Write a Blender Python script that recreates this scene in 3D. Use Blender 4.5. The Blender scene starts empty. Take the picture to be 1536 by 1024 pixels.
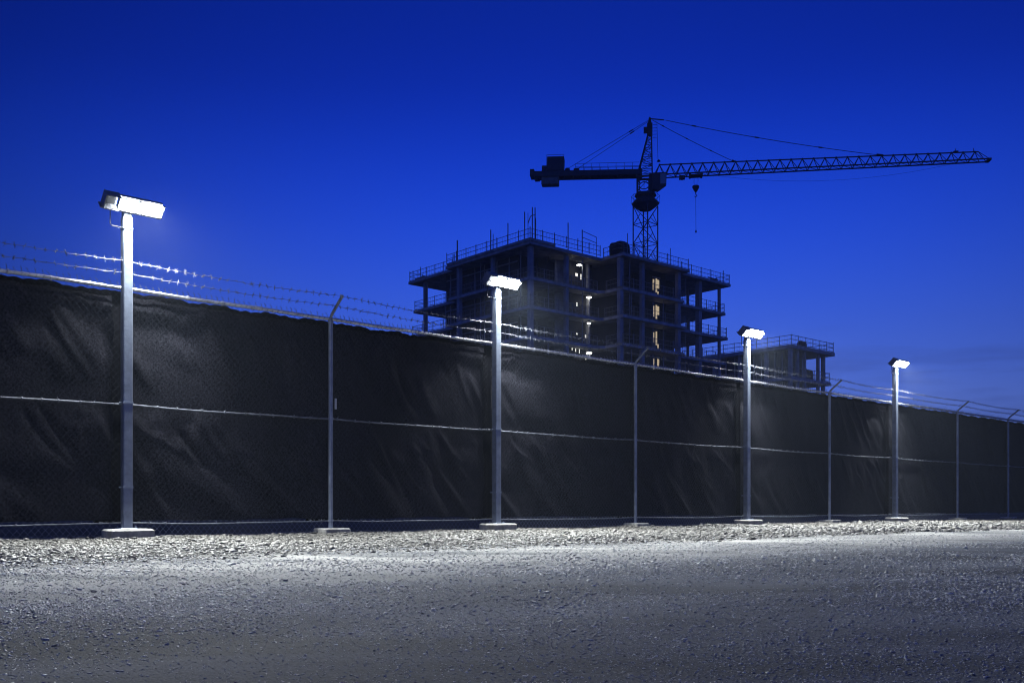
import bpy, math, random
import numpy as np
from mathutils import Vector, Matrix, Euler
random.seed(7)
rng = np.random.default_rng(11)
S = bpy.context.scene
COL = S.collection
R = math.radians

# ------------------------------------------------------------------ materials
def mat(name, base, rough=0.6, metal=0.0, noise=None, bump=None, emit=None, spec=None):
    """noise=(scale, amount[,detail]) mottles the base colour, bump=(scale, strength, distance)"""
    m = bpy.data.materials.new(name); m.use_nodes = True
    nt = m.node_tree; b = nt.nodes['Principled BSDF']
    b.inputs['Base Color'].default_value = (*base, 1)
    b.inputs['Roughness'].default_value = rough
    b.inputs['Metallic'].default_value = metal
    if spec is not None: b.inputs['Specular IOR Level'].default_value = spec
    if emit:
        b.inputs['Emission Color'].default_value = (*emit[:3], 1)
        b.inputs['Emission Strength'].default_value = emit[3]
    tc = nt.nodes.new('ShaderNodeTexCoord')
    if noise:
        n = nt.nodes.new('ShaderNodeTexNoise'); n.inputs['Scale'].default_value = noise[0]
        n.inputs['Detail'].default_value = 6
        nt.links.new(tc.outputs['Object'], n.inputs['Vector'])
        r = nt.nodes.new('ShaderNodeValToRGB')
        k = noise[1]
        r.color_ramp.elements[0].position = .3; r.color_ramp.elements[1].position = .7
        r.color_ramp.elements[0].color = (*[c*(1-k) for c in base], 1)
        r.color_ramp.elements[1].color = (*[min(1, c*(1+k)) for c in base], 1)
        nt.links.new(n.outputs['Fac'], r.inputs['Fac'])
        nt.links.new(r.outputs['Color'], b.inputs['Base Color'])
    if bump:
        n = nt.nodes.new('ShaderNodeTexNoise'); n.inputs['Scale'].default_value = bump[0]
        n.inputs['Detail'].default_value = 5
        nt.links.new(tc.outputs['Object'], n.inputs['Vector'])
        bp = nt.nodes.new('ShaderNodeBump'); bp.inputs['Strength'].default_value = bump[1]
        bp.inputs['Distance'].default_value = bump[2]
        nt.links.new(n.outputs['Fac'], bp.inputs['Height'])
        nt.links.new(bp.outputs['Normal'], b.inputs['Normal'])
    return m

M = {}
M['galv'] = mat('galvanised_steel', (.19, .22, .28), .45, .4, noise=(9, .22), bump=(40, .15, .01))
M['rail'] = mat('rail_steel', (.62, .64, .68), .38, .5, noise=(14, .25), bump=(60, .2, .006))
M['dullrail'] = mat('dark_rail_steel', (.12, .13, .155), .6, .2, noise=(12, .5))  # darker, duller steel for the middle rail and tension wire
M['wire'] = mat('chain_link_wire', (.030, .033, .042), .8, .0, spec=.2)
M['barb'] = mat('barbed_wire_steel', (.14, .15, .18), .55, .3)
M['hem'] = mat('black_hem_fabric', (.006, .006, .008), .95, spec=.0)
M['footing'] = mat('footing_concrete', (.27, .265, .245), .9, noise=(9, .45), bump=(45, .5, .012))
M['housing'] = mat('lamp_housing_aluminium', (.16, .17, .19), .45, .5, noise=(20, .15))
M['lens'] = mat('led_lens', (.9, .9, .9), .3, emit=(.93, .97, 1, 620))
M['glint'] = mat('glint_disc', (.9, .9, .9), .3, emit=(.9, .95, 1, 6))
M['concrete'] = mat('raw_concrete', (.30, .31, .33), .9, noise=(.9, .3), bump=(6, .4, .05))
M['edge'] = mat('slab_concrete', (.36, .365, .38), .9, noise=(1.2, .35), bump=(5, .5, .05))
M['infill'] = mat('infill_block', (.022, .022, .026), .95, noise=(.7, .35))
M['scaf'] = mat('scaffold_steel', (.20, .205, .22), .6, .1)
M['crane'] = mat('crane_paint', (.03, .034, .042), .6, .1, noise=(2, .3))
M['ballast'] = mat('crane_ballast', (.17, .18, .18), .9, noise=(2, .2))
M['glass'] = mat('cab_glass', (.22, .27, .26), .15, 0, spec=.8)
M['worklamp'] = mat('worklight_lens', (.9, .9, .85), .4, emit=(1, .97, .88, 14))
M['warm'] = mat('lit_window_glow', (.5, .4, .25), .5, emit=(1, .80, .50, .45))
M['cool'] = mat('lit_patch_glow', (.6, .6, .55), .5, emit=(1, .97, .86, 1.0))
M['tarp'] = mat('blue_tarp', (.02, .11, .42), .45, noise=(3, .3), bump=(3, .6, .1))
M['dark'] = mat('dark_tarp', (.015, .015, .018), .8, noise=(3, .3))
M['cable'] = mat('black_cable', (.04, .045, .05), .6)

def cloth_material():
    m = mat('shade_cloth', (.052, .052, .060), .85, 0, spec=.06)
    nt = m.node_tree; b = nt.nodes['Principled BSDF']
    L = nt.links
    tc = nt.nodes.new('ShaderNodeTexCoord')
    # knitted weave: fine two way ribs + speckle of pinholes
    mp = nt.nodes.new('ShaderNodeMapping'); mp.inputs['Scale'].default_value = (1, 1, 1)
    L.new(tc.outputs['Object'], mp.inputs['Vector'])
    n1 = nt.nodes.new('ShaderNodeTexNoise'); n1.inputs['Scale'].default_value = 48; n1.inputs['Detail'].default_value = 4
    n1.inputs['Roughness'].default_value = .75
    L.new(mp.outputs['Vector'], n1.inputs['Vector'])
    n2 = nt.nodes.new('ShaderNodeTexNoise'); n2.inputs['Scale'].default_value = 1.3; n2.inputs['Detail'].default_value = 5
    mp2 = nt.nodes.new('ShaderNodeMapping'); mp2.inputs['Rotation'].default_value = (0, R(35), 0); mp2.inputs['Scale'].default_value = (1, 1, .35)
    L.new(tc.outputs['Object'], mp2.inputs['Vector']); L.new(mp2.outputs['Vector'], n2.inputs['Vector'])
    r1 = nt.nodes.new('ShaderNodeValToRGB'); r1.color_ramp.elements[0].position = .40; r1.color_ramp.elements[1].position = .62
    r1.color_ramp.elements[0].color = (.005, .005, .008, 1); r1.color_ramp.elements[1].color = (.037, .037, .049, 1)
    L.new(n1.outputs['Fac'], r1.inputs['Fac'])
    r2 = nt.nodes.new('ShaderNodeValToRGB'); r2.color_ramp.elements[0].position = .3; r2.color_ramp.elements[1].position = .7
    r2.color_ramp.elements[0].color = (.7, .7, .7, 1); r2.color_ramp.elements[1].color = (1.15, 1.15, 1.15, 1)
    L.new(n2.outputs['Fac'], r2.inputs['Fac'])
    mx = nt.nodes.new('ShaderNodeMix'); mx.data_type = 'RGBA'; mx.blend_type = 'MULTIPLY'; mx.inputs[0].default_value = 1
    L.new(r1.outputs['Color'], mx.inputs[6]); L.new(r2.outputs['Color'], mx.inputs[7])
    L.new(mx.outputs[2], b.inputs['Base Color'])
    bp = nt.nodes.new('ShaderNodeBump'); bp.inputs['Strength'].default_value = .55; bp.inputs['Distance'].default_value = .006
    L.new(n1.outputs['Fac'], bp.inputs['Height']); L.new(bp.outputs['Normal'], b.inputs['Normal'])
    return m
M['cloth'] = cloth_material()

# ------------------------------------------------------------------ mesh builder
class MB:
    def __init__(s): s.v = []; s.f = []
    def add(s, vs, fs):
        o = len(s.v); s.v += [tuple(p) for p in vs]; s.f += [tuple(i+o for i in f) for f in fs]
    def box(s, x0, x1, y0, y1, z0, z1, mtx=None):
        vs = [Vector(p) for p in ((x0,y0,z0),(x1,y0,z0),(x1,y1,z0),(x0,y1,z0),(x0,y0,z1),(x1,y0,z1),(x1,y1,z1),(x0,y1,z1))]
        if mtx: vs = [mtx @ p for p in vs]
        s.add(vs, [(3,2,1,0),(4,5,6,7),(0,1,5,4),(1,2,6,5),(2,3,7,6),(3,0,4,7)])
    def bbox(s, x0, x1, y0, y1, z0, z1, c=.01, mtx=None):
        """box with chamfered edges (8-sided plan, inset top and bottom)"""
        def ring(z, i):
            return [(x0+c+i,y0+i,z),(x1-c-i,y0+i,z),(x1-i,y0+c+i,z),(x1-i,y1-c-i,z),(x1-c-i,y1-i,z),(x0+c+i,y1-i,z),(x0+i,y1-c-i,z),(x0+i,y0+c+i,z)]
        rs = ring(z0,c)+ring(z0+c,0)+ring(z1-c,0)+ring(z1,c)
        vs = [Vector(p) for p in rs]
        if mtx: vs = [mtx @ p for p in vs]
        fs = [tuple(reversed(range(8))), tuple(range(24,32))]
        for k in range(3):
            for i in range(8):
                j = (i+1) % 8
                fs.append((k*8+i, k*8+j, k*8+8+j, k*8+8+i))
        s.add(vs, fs)
    def bar(s, a, b, r, n=6, r2=None, cap=True, square=False):
        a = Vector(a); b = Vector(b); d = b-a
        if d.length < 1e-6: return
        d.normalize(); u = d.orthogonal().normalized() if abs(d.z) > .99 or True else None
        if abs(d.z) < .95: u = d.cross(Vector((0,0,1))).normalized()
        else: u = d.cross(Vector((0,1,0))).normalized()
        w = d.cross(u); r2 = r if r2 is None else r2
        vs = []
        off = math.pi/n if n == 4 else 0
        for p, q in ((a, r), (b, r2)):
            for i in range(n):
                t = 2*math.pi*i/n+off
                vs.append(p + u*math.cos(t)*q + w*math.sin(t)*q)
        fs = [(i, (i+1) % n, n+(i+1) % n, n+i) for i in range(n)]
        if cap: fs += [tuple(reversed(range(n))), tuple(range(n, 2*n))]
        s.add(vs, fs)
    def path(s, pts, r, n=6):
        pts = [Vector(p) for p in pts]; vs = []; m = len(pts)
        for k, p in enumerate(pts):
            d = (pts[min(k+1, m-1)]-pts[max(k-1, 0)]).normalized()
            u = d.cross(Vector((0,0,1))) if abs(d.z) < .97 else d.cross(Vector((0,1,0)))
            u.normalize(); w = d.cross(u)
            for i in range(n):
                t = 2*math.pi*i/n
                vs.append(p+u*math.cos(t)*r+w*math.sin(t)*r)
        fs = []
        for k in range(m-1):
            for i in range(n):
                j = (i+1) % n
                fs.append((k*n+i, k*n+j, (k+1)*n+j, (k+1)*n+i))
        fs += [tuple(reversed(range(n))), tuple(range((m-1)*n, m*n))]
        s.add(vs, fs)
    def lathe(s, prof, n=16, c=(0,0,0)):
        vs = []; m = len(prof)
        for r, z in prof:
            for i in range(n):
                t = 2*math.pi*i/n
                vs.append((c[0]+r*math.cos(t), c[1]+r*math.sin(t), c[2]+z))
        fs = []
        for k in range(m-1):
            for i in range(n):
                j = (i+1) % n
                fs.append((k*n+i, k*n+j, (k+1)*n+j, (k+1)*n+i))
        fs += [tuple(reversed(range(n))), tuple(range((m-1)*n, m*n))]
        s.add(vs, fs)
    def prism(s, poly, z0, z1):
        n = len(poly)
        vs = [(x,y,z0) for x,y in poly]+[(x,y,z1) for x,y in poly]
        fs = [tuple(reversed(range(n))), tuple(range(n, 2*n))]+[(i,(i+1)%n,n+(i+1)%n,n+i) for i in range(n)]
        s.add(vs, fs)
    def build(s, name, m, parent=None, smooth=False):
        me = bpy.data.meshes.new(name); me.from_pydata(s.v, [], s.f); me.update()
        me.materials.append(m)
        if smooth:
            for p in me.polygons: p.use_smooth = True
        o = bpy.data.objects.new(name, me); COL.objects.link(o)
        if parent: o.parent = parent
        return o

def np_mesh(name, V, F, m, parent=None, smooth=False):
    me = bpy.data.meshes.new(name)
    k = F.shape[1]
    me.vertices.add(len(V)); me.vertices.foreach_set('co', np.ascontiguousarray(V, np.float32).ravel())
    me.loops.add(F.size); me.loops.foreach_set('vertex_index', np.ascontiguousarray(F, np.int32).ravel())
    me.polygons.add(len(F)); me.polygons.foreach_set('loop_start', np.arange(0, F.size, k, dtype=np.int32))
    me.polygons.foreach_set('loop_total', np.full(len(F), k, np.int32))
    if smooth: me.polygons.foreach_set('use_smooth', np.ones(len(F), bool))
    me.update(calc_edges=True); me.materials.append(m)
    o = bpy.data.objects.new(name, me); COL.objects.link(o)
    if parent: o.parent = parent
    return o

def tag(o, label=None, cat=None, group=None, kind=None):
    if label: o['label'] = label
    if cat: o['category'] = cat
    if group: o['group'] = group
    if kind: o['kind'] = kind
    return o
def empty(name, loc, rz=0):
    o = bpy.data.objects.new(name, None); COL.objects.link(o)
    o.location = loc; o.rotation_euler = (0, 0, rz); o.empty_display_size = .3
    return o

# ------------------------------------------------------------------ frame of the site
CAMZ = .41
ANG = math.atan2(.6604, .7509)
T = Vector((math.cos(ANG), math.sin(ANG), 0)); NN = Vector((math.sin(ANG), -math.cos(ANG), 0))
O = Vector((-4.93, 12.2, 0))
def site(t, n, z=0): return O+T*t+NN*n+Vector((0, 0, z))

def wob(x, y, seed, scale, octs=4):
    """smooth pseudo noise from random sines"""
    g = np.random.default_rng(seed); out = 0*x; a = 1.
    for k in range(octs):
        for _ in range(3):
            th = g.uniform(0, 2*math.pi); ph = g.uniform(0, 2*math.pi)
            f = (2**k)*scale*g.uniform(.7, 1.4)
            out = out+a*np.sin((x*math.cos(th)+y*math.sin(th))*f+ph)/3
        a *= .5
    return out

def ground_h(x, y):
    n = (x-O.x)*NN.x+(y-O.y)*NN.y; t = (x-O.x)*T.x+(y-O.y)*T.y
    edge = 5.0+.35*np.sin(t*.7+1)+.2*np.sin(t*1.9)
    strip = 1/(1+np.exp((n-edge)*2.6))
    fade = 1/(1+((np.abs(x)+np.abs(y))/120)**4)
    h = strip*(.028+.016*wob(x, y, 3, 2.2, 4))
    h = h+(1-strip)*(.010*wob(t, n*1.5, 5, .5, 2)+.002*wob(x, y, 9, 4, 2))
    rut = .018*np.exp(-((n-7.4+.2*np.sin(t*.3))/.35)**2)+.018*np.exp(-((n-9.3+.2*np.sin(t*.3))/.35)**2)
    h = h-rut*(1-strip)
    return (h-.012)*fade
# ------------------------------------------------------------------ ground
def ground_material():
    m = bpy.data.materials.new('gravel_ground'); m.use_nodes = True
    nt = m.node_tree; L = nt.links; N = nt.nodes; b = N['Principled BSDF']
    b.inputs['Roughness'].default_value = .93; b.inputs['Specular IOR Level'].default_value = .25
    tc = N.new('ShaderNodeTexCoord')
    dot = N.new('ShaderNodeVectorMath'); dot.operation = 'DOT_PRODUCT'; dot.inputs[1].default_value = NN
    sub = N.new('ShaderNodeVectorMath'); sub.operation = 'SUBTRACT'; sub.inputs[1].default_value = O
    L.new(tc.outputs['Object'], sub.inputs[0]); L.new(sub.outputs[0], dot.inputs[0])
    wn = N.new('ShaderNodeTexNoise'); wn.inputs['Scale'].default_value = 1.4; wn.inputs['Detail'].default_value = 6
    L.new(tc.outputs['Object'], wn.inputs['Vector'])
    ad = N.new('ShaderNodeMath'); ad.operation = 'MULTIPLY_ADD'; ad.inputs[1].default_value = 1.6
    L.new(wn.outputs['Fac'], ad.inputs[0]); L.new(dot.outputs['Value'], ad.inputs[2])
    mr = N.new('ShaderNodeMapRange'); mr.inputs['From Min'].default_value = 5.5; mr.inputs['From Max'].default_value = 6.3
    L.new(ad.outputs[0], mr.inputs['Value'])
    # small stones
    vo = N.new('ShaderNodeTexVoronoi'); vo.inputs['Scale'].default_value = 95; L.new(tc.outputs['Object'], vo.inputs['Vector'])
    vo2 = N.new('ShaderNodeTexVoronoi'); vo2.inputs['Scale'].default_value = 190; L.new(tc.outputs['Object'], vo2.inputs['Vector'])
    sv = N.new('ShaderNodeSeparateColor'); L.new(vo2.outputs['Color'], sv.inputs[0])
    mapn = N.new('ShaderNodeMapping'); mapn.inputs['Rotation'].default_value = (0, 0, -ANG); mapn.inputs['Scale'].default_value = (.35, 1.5, 1)
    # patches stretched along the driving direction
    L.new(tc.outputs['Object'], mapn.inputs['Vector'])
    pn = N.new('ShaderNodeTexNoise'); pn.inputs['Scale'].default_value = .9; pn.inputs['Detail'].default_value = 8; pn.inputs['Roughness'].default_value = .6
    L.new(mapn.outputs['Vector'], pn.inputs['Vector'])
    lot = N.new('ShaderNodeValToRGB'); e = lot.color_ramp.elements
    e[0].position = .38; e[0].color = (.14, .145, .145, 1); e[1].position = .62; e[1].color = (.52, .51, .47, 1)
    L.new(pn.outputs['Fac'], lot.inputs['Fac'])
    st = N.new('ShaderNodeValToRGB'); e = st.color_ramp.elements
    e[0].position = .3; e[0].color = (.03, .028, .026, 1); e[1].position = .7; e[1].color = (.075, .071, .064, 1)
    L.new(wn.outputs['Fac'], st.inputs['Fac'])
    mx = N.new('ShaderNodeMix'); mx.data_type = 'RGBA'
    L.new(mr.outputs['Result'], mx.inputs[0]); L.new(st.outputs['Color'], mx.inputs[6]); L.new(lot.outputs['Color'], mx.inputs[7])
    # swept pale dust, then darker grit with lamp falloff painted in, darker and bluer
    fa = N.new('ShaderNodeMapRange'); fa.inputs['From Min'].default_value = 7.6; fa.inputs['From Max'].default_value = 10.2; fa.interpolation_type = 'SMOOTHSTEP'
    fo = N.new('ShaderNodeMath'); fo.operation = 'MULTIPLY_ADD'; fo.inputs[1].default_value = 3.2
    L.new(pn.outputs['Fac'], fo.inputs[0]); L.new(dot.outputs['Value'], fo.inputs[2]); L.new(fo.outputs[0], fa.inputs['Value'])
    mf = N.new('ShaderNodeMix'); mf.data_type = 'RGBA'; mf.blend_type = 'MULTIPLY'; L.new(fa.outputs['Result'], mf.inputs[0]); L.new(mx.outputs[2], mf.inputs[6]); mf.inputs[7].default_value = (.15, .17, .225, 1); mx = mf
    # ground behind the fence coloured near black, painting shade seen under the cloth
    so = N.new('ShaderNodeMapRange'); so.inputs['From Min'].default_value = .35; so.inputs['From Max'].default_value = .9
    L.new(ad.outputs[0], so.inputs['Value'])
    ms = N.new('ShaderNodeMix'); ms.data_type = 'RGBA'; L.new(so.outputs['Result'], ms.inputs[0]); ms.inputs[6].default_value = (.022, .02, .018, 1); L.new(mx.outputs[2], ms.inputs[7]); mx = ms
    sp = N.new('ShaderNodeValToRGB'); e = sp.color_ramp.elements
    e[0].position = .0; e[0].color = (.45, .45, .45, 1); e[1].position = 1; e[1].color = (1.5, 1.5, 1.5, 1)
    L.new(sv.outputs[0], sp.inputs['Fac'])
    m2 = N.new('ShaderNodeMix'); m2.data_type = 'RGBA'; m2.blend_type = 'MULTIPLY'; m2.inputs[0].default_value = 1
    L.new(mx.outputs[2], m2.inputs[6]); L.new(sp.outputs['Color'], m2.inputs[7])
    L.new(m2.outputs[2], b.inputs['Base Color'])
    inv = N.new('ShaderNodeMath'); inv.operation = 'MULTIPLY_ADD'; inv.inputs[1].default_value = -1.0; inv.inputs[2].default_value = 1
    L.new(vo.outputs['Distance'], inv.inputs[0])
    inv2 = N.new('ShaderNodeMath'); inv2.operation = 'MULTIPLY_ADD'; inv2.inputs[1].default_value = -.5
    L.new(vo2.outputs['Distance'], inv2.inputs[0]); L.new(inv.outputs[0], inv2.inputs[2])
    bp = N.new('ShaderNodeBump'); bp.inputs['Strength'].default_value = .6; bp.inputs['Distance'].default_value = .004
    L.new(inv2.outputs[0], bp.inputs['Height']); L.new(bp.outputs['Normal'], b.inputs['Normal'])
    return m

def axis(lo, hi, step, far):
    a = np.arange(lo, hi+step/2, step)
    g = np.cumsum(step*1.22**np.arange(1, 60)); g = g[g < far]
    return np.concatenate([(lo-g)[::-1], a, hi+g])
xs = axis(-9, 16, .08, 1500); ys = axis(0, 19, .08, 1500)
X, Y = np.meshgrid(xs, ys); Z = ground_h(X, Y)
V = np.stack([X.ravel(), Y.ravel(), Z.ravel()], 1)
nx, ny = len(xs), len(ys)
i = (np.arange(ny-1)[:, None]*nx+np.arange(nx-1)[None]).ravel()
F = np.stack([i, i+1, i+nx+1, i+nx], 1)
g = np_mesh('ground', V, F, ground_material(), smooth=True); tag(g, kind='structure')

# ------------------------------------------------------------------ loose stones (nobody could count them)
def stone_material(name, lo, hi):
    m = bpy.data.materials.new(name); m.use_nodes = True
    nt = m.node_tree; b = nt.nodes['Principled BSDF']; b.inputs['Roughness'].default_value = .5; b.inputs['Specular IOR Level'].default_value = .35
    a = nt.nodes.new('ShaderNodeAttribute'); a.attribute_name = 'tint'
    r = nt.nodes.new('ShaderNodeValToRGB')
    r.color_ramp.elements[0].color = (*lo, 1); r.color_ramp.elements[1].color = (*hi, 1)
    nt.links.new(a.outputs['Fac'], r.inputs['Fac'])
    n = nt.nodes.new('ShaderNodeTexNoise'); n.inputs['Scale'].default_value = 90
    tc = nt.nodes.new('ShaderNodeTexCoord'); nt.links.new(tc.outputs['Object'], n.inputs['Vector'])
    bp = nt.nodes.new('ShaderNodeBump'); bp.inputs['Distance'].default_value = .003; bp.inputs['Strength'].default_value = .5
    nt.links.new(n.outputs['Fac'], bp.inputs['Height']); nt.links.new(bp.outputs['Normal'], b.inputs['Normal'])
    nt.links.new(r.outputs['Color'], b.inputs['Base Color'])
    return m
phi = (1+5**.5)/2
ICO = np.array([(-1,phi,0),(1,phi,0),(-1,-phi,0),(1,-phi,0),(0,-1,phi),(0,1,phi),(0,-1,-phi),(0,1,-phi),(phi,0,-1),(phi,0,1),(-phi,0,-1),(-phi,0,1)])/1.9
ICF = np.array([(0,11,5),(0,5,1),(0,1,7),(0,7,10),(0,10,11),(1,5,9),(5,11,4),(11,10,2),(10,7,6),(7,1,8),(3,9,4),(3,4,2),(3,2,6),(3,6,8),(3,8,9),(4,9,5),(2,4,11),(6,2,10),(8,6,7),(9,8,1)])
def stones(name, x, y, size, material, label, sink=.25, flat=.6):
    n = len(x)
    sc = size[:, None]*np.stack([rng.uniform(.75, 1.5, n), rng.uniform(.6, 1.05, n), rng.uniform(.24, .55, n)*flat/.6], 1)
    P = ICO[None]*(1+rng.uniform(-.28, .28, (n, 12, 1)))*sc[:, None]
    # tilt then spin
    a = rng.normal(0, .42, n); c, s = np.cos(a)[:, None], np.sin(a)[:, None]
    P = np.stack([P[..., 0], P[..., 1]*c-P[..., 2]*s, P[..., 1]*s+P[..., 2]*c], -1)
    a = rng.uniform(0, 6.283, n); c, s = np.cos(a)[:, None], np.sin(a)[:, None]
    P = np.stack([P[..., 0]*c-P[..., 1]*s, P[..., 0]*s+P[..., 1]*c, P[..., 2]], -1)
    z = ground_h(x, y)+sc[:, 2]*(.5-sink)
    P += np.stack([x, y, z], 1)[:, None]
    F = (ICF[None]+12*np.arange(n)[:, None, None]).reshape(-1, 3)
    o = np_mesh(name, P.reshape(-1, 3), F, material)
    at = o.data.attributes.new('tint', 'FLOAT', 'POINT')
    at.data.foreach_set('value', np.repeat(rng.beta(1.6, 1.6, n), 12).astype(np.float32))
    tag(o, label, 'gravel', kind='stuff')
    return o
def scatter(n, t0, t1, n0, n1, power):
    """points denser near the camera: keep with probability ~ (d0/d)^power inside a wide wedge"""
    out = []; have = 0
    while have < n:
        t = rng.uniform(t0, t1, 200000); q = rng.uniform(n0, n1, 200000)
        x = O.x+T.x*t+NN.x*q; y = O.y+T.y*t+NN.y*q
        d = np.hypot(x, y)
        ok = (y > .9) & (np.abs(x) < .72*y+1.3) & (rng.uniform(0, 1, len(x)) < np.minimum(1, (3.0/d)**power))
        out.append(np.stack([x[ok], y[ok]], 1)); have += ok.sum()
    return np.concatenate(out)[:n]
p = scatter(80000, -8, 44, -.6, 5.35, 1.1)
q = (p[:, 0]-O.x)*NN.x+(p[:, 1]-O.y)*NN.y
keep = rng.uniform(0, 1, len(p)) < 1/(1+np.exp((q-4.9)*4.5))
p = p[keep]
d = np.hypot(p[:, 0], p[:, 1])
stones('coarse_gravel', p[:, 0], p[:, 1], rng.lognormal(math.log(.017), .36, len(p))*np.clip(d/12, .8, 1.7),
       stone_material('coarse_stone', (.028, .026, .023), (.150, .142, .127)), 'pale crushed stones banked loosely along the foot of the fence')
p = scatter(300000, -8, 30, 4.6, 16, 2.0)
clump = wob(p[:, 0], p[:, 1]*1.5, 21, 1.2, 4)
p = p[rng.uniform(-.9, 1.5, len(p)) < clump+.35]
d = np.hypot(p[:, 0], p[:, 1])
stones('fine_gravel', p[:, 0], p[:, 1], rng.lognormal(math.log(.0029), .33, len(p))*np.where(rng.random(len(p)) < .003, 1.8, 1)*np.clip(d/3.2, .8, 2.4),
       stone_material('fine_stone', (.08, .085, .09), (.48, .49, .50)), 'fine grey grit scattered over the packed lot in front of the fence', sink=.22)

# ------------------------------------------------------------------ fence (local x along it, local -y towards the lot)
fence = empty('chain_link_fence', O, ANG)
tag(fence, 'long chain link fence lined with black shade cloth and topped with barbed wire', 'fence')
POSTS = [-6.3, -3.15, 2.966, 9.761, 16.90, 23.98, 27.64, 31.2, 34.8, 38.4, 42.0]
LAMPS = [-.06, 6.07, 13.25, 19.92]
ALL = sorted(POSTS+LAMPS)
H = 3.2
x0, x1 = ALL[0], ALL[-1]
for t in POSTS:
    m = MB()
    m.path([(t, -.02, -.1), (t, -.02, 1.6), (t, -.02, H-.02)], .033, 12)
    for z in (.21, 1.72, H-.05):                                   # band clamps
        m.path([(t, -.02, z-.018), (t, -.02, z+.018)], .040, 12)
    p = m.build('post', M['galv'], fence, smooth=False)
    a = MB(); a.path([(t, -.02, H-.04), (t, -.025, H+.02), (t, -.06, H+.065), (t, -.33, H+.27)], .022, 10)
    a.bar((t, -.33, H+.255), (t, -.34, H+.30), .026, 8)
    a.bar((t, -.17, H+.125), (t, -.18, H+.18), .012, 6)
    a.build('barbed_wire_arm', M['galv'], p)
    f = MB(); s_ = random.uniform(.9, 1.12)
    f.bbox(t-.20*s_, t+.22*s_, -.22, .16, -.05, .10, .02)
    f.build('footing', M['footing'], p)
# small white tag clipped on one post
m = MB(); m.bbox(3.01, 3.045, -.065, -.055, 1.86, 2.02, .004); m.build('id_tag', mat('white_tag', (.40, .41, .43), .5), fence)

# rails in lengths between the posts
for k in range(len(ALL)-1):
    a, b = ALL[k], ALL[k+1]
    for z, r, nm in ((H, .024, 'top_rail'), (1.72, .0125, 'middle_rail'), (.21, .0085, 'bottom_tension_wire')):
        m = MB(); n = 12; j = random.uniform(-.012, .012); pts = []
        for i in range(n+1):
            s = i/n
            sag = {'top_rail': .006, 'middle_rail': .016, 'bottom_tension_wire': .022}[nm]
            pts.append((a+(b-a)*s, 0, z-sag*4*s*(1-s)+.004*math.sin(9*s+k)))
        m.path(pts, r, 8)
        # tie wires wrapped over the rail
        x = a+.12
        while x < b-.05:
            s = (x-a)/(b-a); zz = z-{'top_rail': .006, 'middle_rail': .016, 'bottom_tension_wire': .022}[nm]*4*s*(1-s)
            if nm != 'bottom_tension_wire' or random.random() < .5:
                m.path([(x-.010, -.0, zz), (x+.010, -.0, zz)], r+.009, 8)
            if nm != 'top_rail':
                m.bar((x, -.012, zz-.012), (x+random.uniform(-.02, .03), -.025, zz+random.uniform(.015, .04)), .0045, 4)
            x += random.uniform(.16, .34) if nm != 'top_rail' else random.uniform(.28, .5)
        if nm == 'top_rail' and k % 2 == 0:
            m.path([(a+(b-a)*.62-.05, 0, z), (a+(b-a)*.62+.05, 0, z)], r+.005, 10)
        m.build(nm, M['rail'] if nm == 'top_rail' else M['dullrail'], fence)

# chain link fabric: diagonal wires clipped to the bay, spiky selvage above the rail
def clip_diag(c, sgn, a, b, z0, z1, dx, dz):
    """line x = c + sgn*(z-z0)*dx/dz"""
    k = dx/dz
    pts = []
    zs = [z0, z1]
    if sgn*k != 0:
        for xx in (a, b):
            z = z0+(xx-c)/(sgn*k)
            if z0 < z < z1: zs.append(z)
    good = sorted(z for z in zs if a-1e-6 <= c+sgn*k*(z-z0) <= b+1e-6)
    if len(good) < 2: return None
    za, zb = good[0], good[-1]
    return (c+sgn*k*(za-z0), za), (c+sgn*k*(zb-z0), zb)
for k in range(len(ALL)-1):
    a, b = ALL[k]+.02, ALL[k+1]-.02
    z0, z1 = .035, H+.032; dx, dz = .080, .092; r = .0014
    m = MB(); sv = MB(); span = (z1-z0)*dx/dz
    c = math.floor((a-span)/dx)*dx
    ns = 4
    while c < b+span:
        for sg, yy in ((1, .030), (-1, .034)):
            q = clip_diag(c, sg, a, b, z0, z1, dx, dz)
            if q and q[1][1]-q[0][1] > .05:
                p0, p1 = Vector((q[0][0], yy, q[0][1])), Vector((q[1][0], yy, q[1][1]))
                if p0.z < .2 and p1.z > .24:                        # same wire in brighter steel, painting lamp light on the lower mesh
                    pm = p0.lerp(p1, (.235-p0.z)/(p1.z-p0.z)); sv.bar(p0, pm, r*1.25, 4, cap=False); p0 = pm
                m.bar(p0, p1, r, 4, cap=False)
        # twisted barb at the selvage
        if a < c < b:
            xt = c+(z1-z0)*dx/dz
            xt = a+((xt-a) % (b-a))
            h = random.uniform(.035, .06); lean = random.uniform(-.03, .008)
            sv.bar((xt, .03, z1-.03), (xt+lean*.4, .026, z1+h*.6), .0040, 4, cap=False)
            sv.bar((xt+lean*.4, .026, z1+h*.6), (xt+lean-.016, .02, z1+h), .0036, 4, cap=False)
            # mesh knuckle passing over the front of the rail
            sv.bar((xt-.018, -.024, H-.03), (xt+.004, -.026, H+.012), .0030, 3, cap=False)
            sv.bar((xt+.004, -.026, H+.012), (xt+.012, .02, H+.035), .0030, 3, cap=False)
        c += dx
    nf = len(m.f); m.add(sv.v, sv.f); ml = m.build('chain_link_mesh', M['wire'], fence)
    ml.data.materials.append(M['barb'])
    ml.data.polygons.foreach_set('material_index', np.array([0]*nf+[1]*(len(m.f)-nf), np.int32))

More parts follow.
